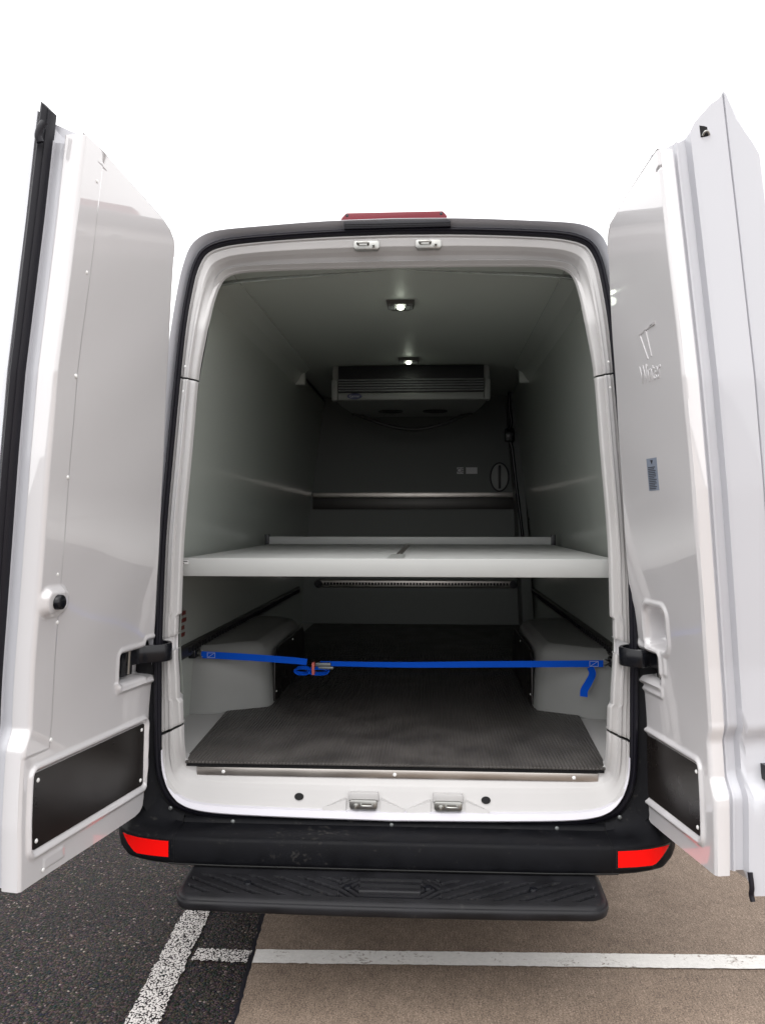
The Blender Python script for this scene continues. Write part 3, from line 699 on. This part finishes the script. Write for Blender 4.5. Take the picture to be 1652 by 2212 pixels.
# skirt: rim of the grid pulled down
ring = [j*nx for j in range(ny)] + [(ny-1)*nx + i for i in range(1, nx)] + [j*nx + nx-1 for j in range(ny-2, -1, -1)]
prevr = ring
for k, (dz, dv) in enumerate(((-.007, .004), (-.018, .006), (-.034, .003), (-.041, -.008), (-.041, -.05))):
    cur = []
    for r in ring:
        x, y, z = tv[r]; d = Vector((math.copysign(max(0, abs(x)-.585), x), min(0, y+.275), 0))
        if d.length > 1e-6: d.normalize()
        cur.append(len(tv)); tv.append((x + d.x*dv, y + d.y*dv, .392 + dz))
    for a in range(len(ring)-1): tf.append((prevr[a], prevr[a+1], cur[a+1], cur[a]))
    prevr = cur
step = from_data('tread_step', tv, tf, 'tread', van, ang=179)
step.data.materials.append(M['blackplastic'])  # darker plastic on the groove floors paints in their shade
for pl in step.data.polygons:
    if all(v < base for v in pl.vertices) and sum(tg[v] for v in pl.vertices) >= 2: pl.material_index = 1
for x, y in ((-.43,-.252), (-.122,-.262), (.122,-.254), (.438,-.246)):
    b = bmesh.new(); bmesh.ops.create_cone(b, cap_ends=True, radius1=.013, radius2=.011, depth=.010, segments=12)
    for v in b.verts: v.co += Vector((x, y, .397))
    from_bm('bolt', b, 'gloss_black', step, ang=30)
for sx in (-1, 1): from_bm('step_bracket', box(sx*.4-.03, sx*.4+.03, -.16, .5, .33, .375, bev=.004), 'under', step)

# --- rear doors (opened to about a hundred degrees)
TH = math.radians(100)
class Door:
    def __init__(s, side):
        s.side = side
        s.H = Vector((-.8355, -.05)) if side < 0 else Vector((.8395, -.03))
        s.dw = Vector((side*math.sin(TH-math.pi/2), -math.cos(TH-math.pi/2))); s.n = Vector((-side*math.sin(TH), math.cos(TH)))
        if side < 0:
            s.Sz = ([.5,.7,.96,1.28,1.68,1.9,2.3,2.6],[.005,.005,-.011,.003,.022,.028,.016,.013]); s.W = .620
            s.wlt = ([.535,.540,.553,.58,.65,.90,1.16,1.60,2.131,2.34,2.385,2.407,2.43,2.447,2.458,2.478,2.505,2.518],[.03,.0,-.018,-.024,-.031,-.066,-.057,-.004,.063,.082,.089,.097,.128,.18,.24,.35,.50,.62])
        else:
            s.Sz = ([.5,.72,.95,1.1,1.32,1.6,1.9,2.3,2.6],[0,-.002,-.022,-.018,.002,.025,.040,.040,.038]); s.W = .418
            s.wlt = ([.532,.540,.56,.60,.695,.81,.956,1.173,1.60,2.243,2.36,2.40,2.42,2.438,2.446,2.472,2.507,2.516],[.0,-.030,-.056,-.074,-.088,-.100,-.108,-.095,-.047,.033,.054,.066,.078,.098,.134,.22,.396,.45])
    def P(s, w, t, z):
        w = w + float(np.interp(z, *s.Sz)); r = rake(z)
        p = s.H + s.dw*w + s.n*(r - t)
        return (p.x, p.y, z)
    def wl(s, z): return float(np.interp(z, *s.wlt) - np.interp(z, *s.Sz))
    def W1(s, z):
        if s.side < 0: return s.W - .016*float(sstep(np.array(z), .895, .962)) + .012*float(sstep(np.array(z), .76, .80))*0 - .0
        return s.W - .018*float(sstep(np.array(z), .735, .80)*(1-sstep(np.array(z), .885, .94)))
    def N(s): return (-s.side*math.sin(TH)*1.0, math.cos(TH), 0)
def sdbox(w, z, w0, w1, z0, z1, r=.015):
    cx, cz, hx, hz = (w0+w1)/2, (z0+z1)/2, (w1-w0)/2-r, (z1-z0)/2-r
    qx, qz = np.abs(w-cx)-hx, np.abs(z-cz)-hz
    return np.hypot(np.maximum(qx, 0), np.maximum(qz, 0)) + np.minimum(np.maximum(qx, qz), 0) - r
def ridge(d, c, wd): return np.clip(1-((d-c)/wd)**2, 0, 1)**1.5
KICK = {-1: (-.022, .572, .622, .832), 1: (-.064, .340, .606, .812)}
def panel_t(side, w, z):
    k = KICK[side]; d = sdbox(w, z, *k, r=.012)
    t = -.0095*ridge(d, .013, .0115) + .003*(d < .0)
    # slow waviness of the moulding
    t = t + .0011*np.sin(z*7.0+w*3.1+side)*np.sin(w*8.5+z*1.7) + .0007*np.sin(z*17+w*11)
    if side < 0:
        d = sdbox(w, z, -.4, .162, .990, 1.088, r=.012); d2 = sdbox(w, z, -.4, .005, .985, 1.108, r=.012); d = np.minimum(d, d2)
        t = t + .060*sstep(-d, -.001, .010) - .008*ridge(d, .016, .014)*(z < 1.0) - .004*ridge(d, .010, .010)*(z >= 1.0)
        t = t - .006*ridge(sdbox(w, z, -.4, .172, .968, .985, r=.006), 0, .010)
        d = sdbox(w, z, .487, .590, 1.262, 1.322, r=.024); t = t - .018*sstep(-d, -.016, .006)
        t = t - .0026*(w > .512)*(z > .88)
        t = t - .0022*sstep(w, .424, .428)*sstep(-w, -.520, -.516)*sstep(z, .553, .556)*sstep(-z, -.588, -.585)
    else:
        d = sdbox(w, z, .030, .188, 1.108, 1.240, r=.03)
        t = t + .060*sstep(-d, -.001, .014) - .007*ridge(d, .010, .013)
        d = sdbox(w, z, -.4, .126, 1.002, 1.088, r=.010); d2 = sdbox(w, z, -.4, -.03, .985, 1.10, r=.01); d = np.minimum(d, d2)
        t = t + .060*sstep(-d, -.001, .010) - .006*ridge(d, .012, .012)
        t = t - .006*ridge(sdbox(w, z, -.4, .130, .960, .985, r=.006), 0, .010)
        t = t + .006*np.exp(-((z-(2.468+.25*np.minimum(0, w-.412)))/.0022)**2)*(w > .395)
        d = sdbox(w, z, .125, .165, 1.03, 1.09, r=.012); t = t - .006*sstep(-d, -.008, .006)
    return t
doors = {}
for side in (-1, 1):
    D = Door(side); sn = 'left' if side < 0 else 'right'
    zt = D.wlt[0][-1]
    # the painted shell with its stepped free edge
    if side < 0:
        prof = [('l',0,.004,2.52),('l',-.004,.03,2.53),('l',.0,.10,2.56),('l',.03,.15,2.58),('w',-.02,.160,2.59),('w',.014,.150,2.58),('w',.022,.136,2.58),('w',.026,.127,2.58),('w',.004,.125,2.575),('w',.002,.091,2.51),('w',-.006,.088,2.505),('w',-.006,.0575,2.50),('w',-.03,.0555,2.50)]
    else:
        prof = [('l',0,.004,2.52),('l',-.004,.03,2.53),('l',.0,.16,2.60),('l',.03,.25,2.62),('w',-.03,.285,2.47),('w',.022,.283,2.48),('w',.036,.270,2.50),('w',.036,.255,2.53),('w',.022,.222,2.60),('w',.018,.206,2.665),('w',.015,.2005,2.676),('w',.007,.1985,2.673),('w',.013,.1965,2.670),('w',.015,.184,2.655),('w',.013,.160,2.64),('w',.010,.110,2.59),('w',.004,.097,2.565),('w',-.020,.093,2.555),('w',-.022,.072,2.545),('w',-.015,.068,2.545),('w',-.015,.062,2.545),('w',-.022,.058,2.54),('w',-.022,.046,2.535),('w',-.04,.044,2.535)]
    rows = []; zb0 = D.wlt[0][0]
    for q in np.concatenate([np.linspace(0, .9, 150), np.linspace(.9, 1, 40)[1:]]):
        r = []
        for kind, dwv, t, ztop in prof:
            zl = zb0 + .004 if (side < 0 or t < .098 or kind == 'l') else (.475 if t < .21 else .450); z = zl + (ztop - zl)*q; zz = min(z, zt - .0) if kind == 'l' else z
            w0 = D.wl(min(zb0 + (zt-zb0)*q, zt)) if kind == 'l' else D.W1(z) if side < 0 else D.W + (D.W1(z)-D.W)*1.6
            if kind == 'l' and q > .985: w0 = min(w0, D.W-.05)
            r.append(D.P(w0 + dwv, t, z))
        rows.append(r)
    dr = loft('rear_door', rows, 'paint', van, ang=38, caps=False)
    dr['label'] = '%s rear door swung wide open' % sn
    doors[side] = (D, dr)
    # close the top and bottom of the shell
    from_data('door_bottom', [p for p in rows[0]], [tuple(range(len(rows[0])))], 'paint', dr, smooth=False)
    from_data('door_top', [p for p in rows[-1]], [tuple(range(len(rows[-1])))], 'paint', dr, smooth=False)
    # moulded inner panel
    zr = np.concatenate([np.linspace(zb0, .56, 10), np.linspace(.565, 2.36, 400), np.linspace(2.363, zt, 50)]); nc = 132
    vs = []; tE = .054 if side < 0 else .042
    for z in zr:
        a, bnd = D.wl(z), D.W1(z); ws = a + (bnd-a)*np.linspace(0, 1, nc)
        if side < 0 and z < 2.47: ws = np.concatenate([np.linspace(a, .5100, 104), np.linspace(.5130, bnd, nc-104)])
        t = panel_t(side, ws, np.full(nc, z)); t = np.where(ws < a+.006, t+.003*(1-(ws-a)/.006)**2, t)
        # rounded free edge
        t = t + .004*np.clip(1-(bnd-ws)/.006, 0, 1)**2
        row = [D.P(a - .0, t[0] + .03, z), D.P(a - .0005, t[0] + .006, z)] + [D.P(x, tt, z) for x, tt in zip(ws, t)] + [D.P(bnd+.0035, .006, z), D.P(bnd+.004, .012, z), D.P(bnd+.004, tE-.004, z), D.P(bnd+.002, tE, z), D.P(bnd-.03, tE+.0005, z)]
        vs.append(row)
    top = [tuple(np.array(p)) for p in vs[-1]]
    ip = loft('inner_panel', vs, 'gelcoat', dr, ang=50)
    nr_ = len(vs[0])
    # panel top face
    tr = []
    for z in zr[-52:]: tr.append([D.P(D.wl(z), 0.0, z), D.P(D.wl(z), tE, z)])
    tr.append([D.P(D.W1(zt), 0.0, zt+.001), D.P(D.W1(zt), tE, zt+.001)])
    loft('panel_top', tr, 'gelcoat', dr, ang=50)
    # kick plate and its rivets
    k = KICK[side]
    def rr(w0, w1, z0, z1, r=.010, n=5):
        c = []
        for (cx, cz, a0) in ((w1-r, z1-r, 0), (w0+r, z1-r, 90), (w0+r, z0+r, 180), (w1-r, z0+r, 270)):
            for i in range(n+1):
                a = math.radians(a0 + 90*i/n); c.append((cx+r*math.cos(a), cz+r*math.sin(a)))
        return c
    def plate(name, poly, t0, t1, m, parent, ang=30):
        n = len(poly); vv = [D.P(a, t0, b) for a, b in poly] + [D.P(a, t1, b) for a, b in poly]
        ff = [tuple(range(n)), tuple(range(2*n-1, n-1, -1))] + [(i, (i+1) % n, n+(i+1) % n, n+i) for i in range(n)]
        return from_data(name, vv, ff, m, parent, ang=ang)
    kp = plate('kick_plate', rr(k[0]+.003, k[1]-.003, k[2]+.003, k[3]-.003), .0, .004, 'blackpanel', dr)
    N = D.N()
    for a, b in ((k[0]+.02, k[2]+.022), (k[0]+.02, k[3]-.022), (k[1]-.02, k[2]+.024), (k[1]-.02, k[3]-.024)):
        place('rivet', rv, D.P(a, .0, b), N, dr)
    if side < 0:
        for a, b in ((.530,.557),(.514,.905),(.520,1.232),(.537,1.366),(.523,1.629),(.525,1.901),(.535,2.178),(.538,2.422)): place('rivet', rv, D.P(a-.006, -.0015, b), N, dr)
        # twist knob on its boss
        pk = [D.P(.548, -.016, 1.292), D.P(.548, -.034, 1.292), D.P(.548, -.037, 1.292)]
        tube('lock_knob', pk, [.021, .020, .016], 'gloss_black', dr, 20)
        # rubber weather strip on the free edge
        rows2 = []
        for q in np.linspace(0, 1, 80):
            z = .545 + (2.575-.545)*q; W = D.W1(z); jit = .0012*math.sin(z*9)
            cap = 1 if q < .97 else 1-.5*(q-.97)/.03
            rows2.append([D.P(W+dwv+jit, t, z + (t-.09)*.9*(q > .95)) for dwv, t in ((-.002,.0905),(.020,.0905),(.027,.096),(.021,.102),(.027,.108),(.031,.114),(.027,.121),(.018,.124),(-.002,.124))])
        ws_ = loft('weather_strip', rows2, 'rubber', dr, closed=True, caps=True, ang=40)
        pts = [D.P(.62+.030, .088, 2.535), D.P(.62+.034, .094, 2.52), D.P(.62+.034, .098, 2.50), D.P(.62+.03, .094, 2.485)]
        tube('strip_end', smoothpath(pts, 4), .010, 'rubber', dr)
    else:
        # pressed lettering and mark
        og = D.P(.225, -.0005, 1.944); xd = Vector(D.P(.25, 0, 1.944)) - Vector(D.P(.20, 0, 1.944)); yd = Vector(D.P(.225, 0, 1.99)) - Vector(D.P(.225, 0, 1.90))
        if xd.cross(yd).dot(Vector(N)) < 0: pass
        text_mesh('pressed_lettering', 'Winter', .080, 'gelcoat', dr, (og, xd, yd), .0018, .60)
        for poly in ([(.168,2.062),(.182,2.066),(.222,1.986),(.214,1.984)], [(.212,2.071),(.224,2.073),(.246,1.990),(.240,1.988)], [(.254,2.076),(.290,2.080),(.286,2.073),(.258,2.070)], [(.168,2.062),(.182,2.066),(.285,2.080),(.288,2.074)]):
            plate('pressed_mark', poly, -.0021, .002, 'gelcoat', dr, 20)
        lbp = plate('warning_label', [(.172-.03,1.698),(.243-.03,1.698),(.243-.03,1.601),(.172-.03,1.601)], -.0016, .001, 'labelgrey', dr)
        off = -.03
        plate('printed_mark', [(.200+off,1.692),(.216+off,1.692),(.208+off,1.680)], -.0024, -.0012, 'ink', dr)
        for i in range(13):
            z = 1.672 - i*.0053; ln = (.048, .040, .05, .046, .052, .05, .036, .052, .046, .05, .038, .05, .044)[i]
            plate('printed_line', [(.180+off,z),(.180+ln+off,z),(.180+ln+off,z-.0022),(.180+off,z-.0022)], -.0024, -.0012, 'ink', dr)
        # door latch and rubber on the free edge, dark latch pocket at the top
        b = plate('latch', [(.40,.788),(.442,.788),(.442,.830),(.40,.830)], .150, .19, 'gloss_black', dr)
        tube('weather_strip', smoothpath([D.P(.425,.098,.54), D.P(.43,.100,.50), D.P(.425,.101,.480), D.P(.43,.103,.462)], 4), .007, 'rubber', dr)
        plate('latch_pocket', rr(.400, .430, 2.545, 2.585, .008), .122, .158, 'hole', dr)
        tube('striker_catch', smoothpath([D.P(.432,.126,2.552), D.P(.438,.130,2.560), D.P(.438,.138,2.562), D.P(.432,.146,2.556)], 4), .003, 'steel', dr)
        # seam where skin and frame are hemmed together shows as a line
    # hinge: strap arm and bracket
    s = side; hx = -s
    arm = smoothpath([(s*.800,.040,0),(s*.772,.028,0),(s*.752,.004,0),(s*.752,-.022,0),(s*.772,-.042,0),(s*.806,-.058,0)], 5)
    e = Vector(D.P(.095, .030, 1.055)); e2 = Vector(D.P(.03, .010, 1.055))
    arm = smoothpath([(s*.800,.040,0),(s*.772,.028,0),(s*.754,.004,0),(s*.752,-.020,0),(s*.768,-.042,0),(s*.806,-.062,0),(e2.x,e2.y,0),(e.x,e.y,0)], 5)
    rows = []
    for i, p in enumerate(arm):
        a, b2 = arm[max(i-1, 0)], arm[min(i+1, len(arm)-1)]; d = (b2-a).normalized(); nn = Vector((-d.y, d.x, 0))
        zc = 1.071 - .006*i/len(arm); th = .007
        rows.append([(p.x+nn.x*th, p.y+nn.y*th, zc+.024), (p.x+nn.x*th*.6, p.y+nn.y*th*.6, zc+.028), (p.x-nn.x*th*.6, p.y-nn.y*th*.6, zc+.028), (p.x-nn.x*th, p.y-nn.y*th, zc+.024), (p.x-nn.x*th, p.y-nn.y*th, zc-.026), (p.x-nn.x*th*.6, p.y-nn.y*th*.6, zc-.030), (p.x+nn.x*th*.6, p.y+nn.y*th*.6, zc-.030), (p.x+nn.x*th, p.y+nn.y*th, zc-.026)])
    loft('hinge_arm', rows, 'gloss_black', dr, closed=True, caps=True, ang=40)
    plate('hinge_bracket', [(.05,1.005),(.118,1.005),(.118,1.085),(.05,1.085)] if side < 0 else [(.05,1.008),(.112,1.008),(.112,1.082),(.05,1.082)], .02, .055, 'gloss_black', dr)
    tube('hinge_pin', [D.P(.078, .018, 1.01), D.P(.078, .018, 1.085)], .006, 'steel', dr, 10)

# --- ratchet strap across the load space
rs = bpy.data.objects.new('lashing_strap', None); COL.objects.link(rs); rs.location = (0, .70, .68)
tag(rs, 'blue lashing strap stretched across the load space below the shelf', 'strap')
def child(o): o.parent = rs; o.matrix_parent_inverse = Matrix.Translation((0, -.70, -.68)); return o
Z1 = lambda v, d=3.55: 1.52 - (v-1118)*d/1843
lpts = smoothpath([(-.838,.70,Z1(1418)),(-.65,.70,Z1(1422.5)),(-.45,.70,Z1(1429)),(-.39,.70,Z1(1432))], 8)
child(ribbon('webbing', lpts, lambda t: (0, .5*t, 1), lambda t: .029-.003*t, .002, 'blue'))
rpts = smoothpath([(-.335,.70,Z1(1435)),(0.0,.70,Z1(1436)),(.3,.70,Z1(1433.5)),(.6,.70,Z1(1431)),(.832,.70,Z1(1429))], 8)
child(ribbon('webbing', rpts, lambda t: (0, .9*(1-t)**2, 1), lambda t: .022+.006*t, .002, 'blue'))
for x0, x1, v in ((-.812,-.778,1419),(.776,.812,1429.5)):
    z = Z1(v); y = .6975
    o = child(from_data('stitching', [(x0,y,z-.011),(x1,y,z-.011),(x1,y,z+.011),(x0,y,z+.011),(x0+.002,y,z-.009),(x1-.002,y,z-.009),(x1-.002,y,z+.009),(x0+.002,y,z+.009)], [(0,1,5,4),(1,2,6,5),(2,3,7,6),(3,0,4,7)], 'pale'))
    child(from_data('stitching', [(x0,y-.0003,z-.011),(x0+.003,y-.0003,z-.011),(x1,y-.0003,z+.011),(x1-.003,y-.0003,z+.011)], [(0,1,2,3)], 'pale'))
zb_ = Z1(1438)
child(from_bm('buckle', box(-.352,-.288,.680,.700,zb_-.004,zb_+.012,bev=.004), 'grey'))
o = child(from_bm('buckle_lever', box(-.340,-.275,.672,.684,zb_-.014,zb_-.002,bev=.004), 'grey'))
for cx, rx in ((-.405,.030),(-.338,.040)):      # bundled loose end
    pts = [(cx+rx*math.cos(a), .685+.004*math.sin(3*a), Z1(1447)+.013*math.sin(a)-.004) for a in np.linspace(.2, 2*math.pi+.6, 26)]
    child(ribbon('bundled_webbing', pts, (0, 1, .35), .026, .003, 'blue'))
pts = [(-.362+.008*math.cos(a), .684+.012*math.sin(a), Z1(1446)) for a in np.linspace(0, 2*math.pi, 4)]
child(from_bm('rubber_band', box(-.366,-.354,.668,.703,Z1(1446)-.022,Z1(1446)+.030,bev=.004), 'pink'))
tl = smoothpath([(.778,.694,Z1(1436)),(.786,.688,Z1(1450)),(.770,.684,Z1(1468)),(.752,.682,Z1(1484)),(.750,.684,Z1(1498))], 6)
child(ribbon('loose_tail', tl, lambda t: (1, .5-.8*t, .15), .030, .002, 'blue'))
for sx, v in ((-1, 1416), (1, 1427)):
    z = Z1(v)
    child(tube('wire_hook', smoothpath([(sx*.832,.70,z-.012),(sx*.840,.70,z-.013),(sx*.856,.71,z+.002),(sx*.840,.70,z+.013),(sx*.832,.70,z+.012)], 5), .0035, 'steel', None, 8))
    child(from_bm('rail_fitting', box(sx*.872-.016, sx*.872+.016, .675,.735,z-.018,z+.022,bev=.006), 'gloss_black'))
